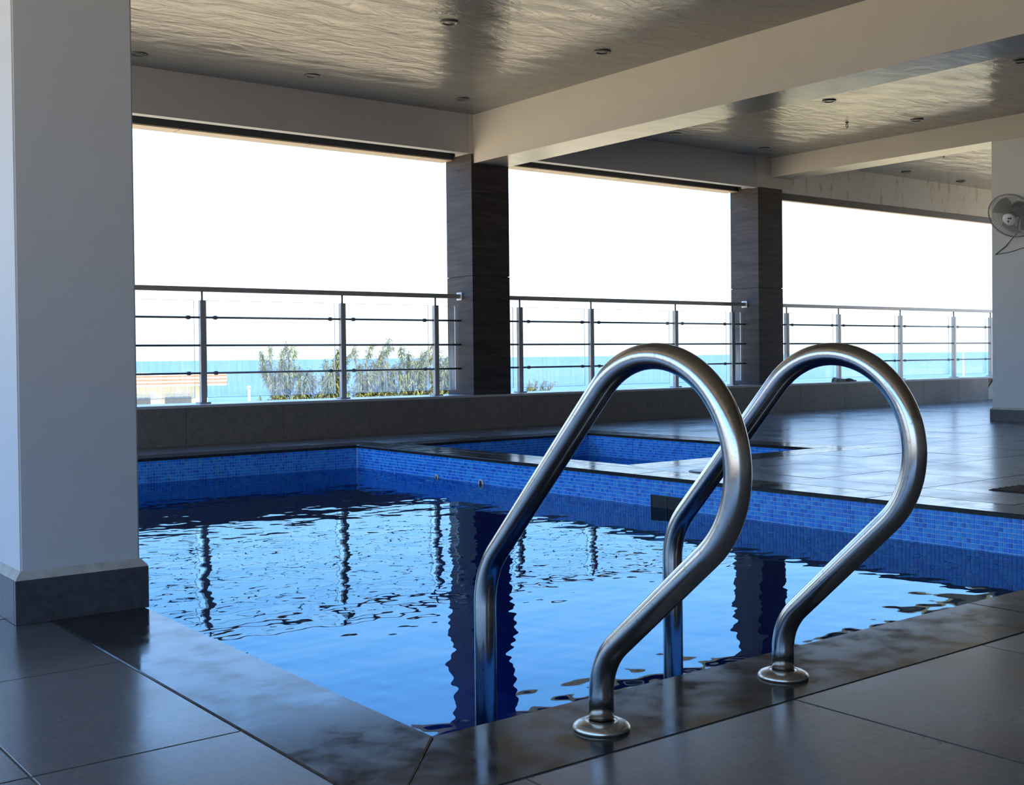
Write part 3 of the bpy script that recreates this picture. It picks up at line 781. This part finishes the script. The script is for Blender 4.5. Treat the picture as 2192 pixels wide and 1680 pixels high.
box('lamp_head', -1.5, -.9, .45, .75, H-.16, H-.02, M['concrete'], sl_)

def tree(px_, Y, ztop, width, nb, label, seed, mats=(0, 1, 2), lean=.35):
    rg = random.Random(seed); p = ony(px_, 800, Y); base = Vector((p.x, Y, GZ)); Ht = ztop+.22-GZ
    root = tag(empty('casuarina_tree', base), label, 'tree', 'feathery trees beyond the first railing')
    tube('trunk', [(0, 0, 0), (.1, 0, Ht*.4), (.05+lean*.3, 0, Ht*.78)], [.16, .11, .04], M['bark'], root, 10)
    br = MB(); fo = MB()
    for k in range(nb):
        zb_ = Ht*rg.uniform(.25, .80) if k > 4 else Ht*rg.uniform(.66, .80)
        a = rg.uniform(0, 6.283); out = width*(.35+.65*rg.random())*(1.0 if zb_ < Ht*.6 else .8)
        L = (Ht-zb_)*rg.uniform(.35, .8) if k > 4 else (Ht-zb_)*rg.uniform(.9, 1.12)
        s = Vector((.08, 0, zb_)); pts = []
        for i in range(7):
            q = i/6; pts.append(s+Vector((math.cos(a)*out*q+lean*q*q, math.sin(a)*out*q, L*(q**.8)-(.10*L*q*q*q))))
        v, f = sweep(pts, [.028*(1-.85*i/6) for i in range(7)], 4); br.add(v, f)
        for i in range(230):
            q = .15+.85*rg.random()**.8; w = q*6; j = min(int(w), 5); c = pts[j].lerp(pts[j+1], w-j)
            ln = rg.uniform(.16, .42)*(1.25-.6*q); az = rg.uniform(0, 6.283); sp = rg.uniform(.1, .9)
            d = Vector((math.cos(az)*sp+.22, math.sin(az)*sp, rg.uniform(-.75, .55))).normalized()*ln
            wd = Vector((-d.y, d.x, 0)); wd = (wd.normalized() if wd.length > 1e-4 else Vector((1, 0, 0)))*rg.uniform(.009, .02)
            wd.z = rg.uniform(-.008, .008); mid = c+d*.55
            fo.add([c, mid+wd, c+d+Vector((0, 0, -.25*ln)), mid-wd], [(0, 1, 2, 3)], rg.choices(mats, (4, 2, 2))[0])
    br.build('branches', M['bark'], root); o = fo.build('foliage', LEAF, root); o['kind'] = 'stuff'
TR = [(588, 37.0, .95, 1.1, 34, 'leftmost feathery tree with a thin bent leader, next to the white pole'), (640, 38.5, .15, 1.1, 34, 'low olive tree filling the gap right of the leftmost tree'),
      (702, 36.0, .78, .85, 34, 'narrow yellowish tree left of the second railing post'), (778, 36.5, 1.15, .95, 40, 'tall wispy tree just right of the second railing post'),
      (828, 38.0, .35, 1.0, 34, 'short bushy tree in the middle of the tree row'), (872, 33.8, 1.05, 1.0, 42, 'spreading tree with branches swept right, left of the third railing post'),
      (940, 37.0, .55, .9, 36, 'pale tree half hidden by the third railing post and brown column'), (1140, 39.0, -.35, .8, 22, 'small bush top seen just right of the nearer brown column')]
for i, (x, Y, zt_, w, nb, lb) in enumerate(TR): tree(x, Y, zt_, w, nb, lb, 20+i)
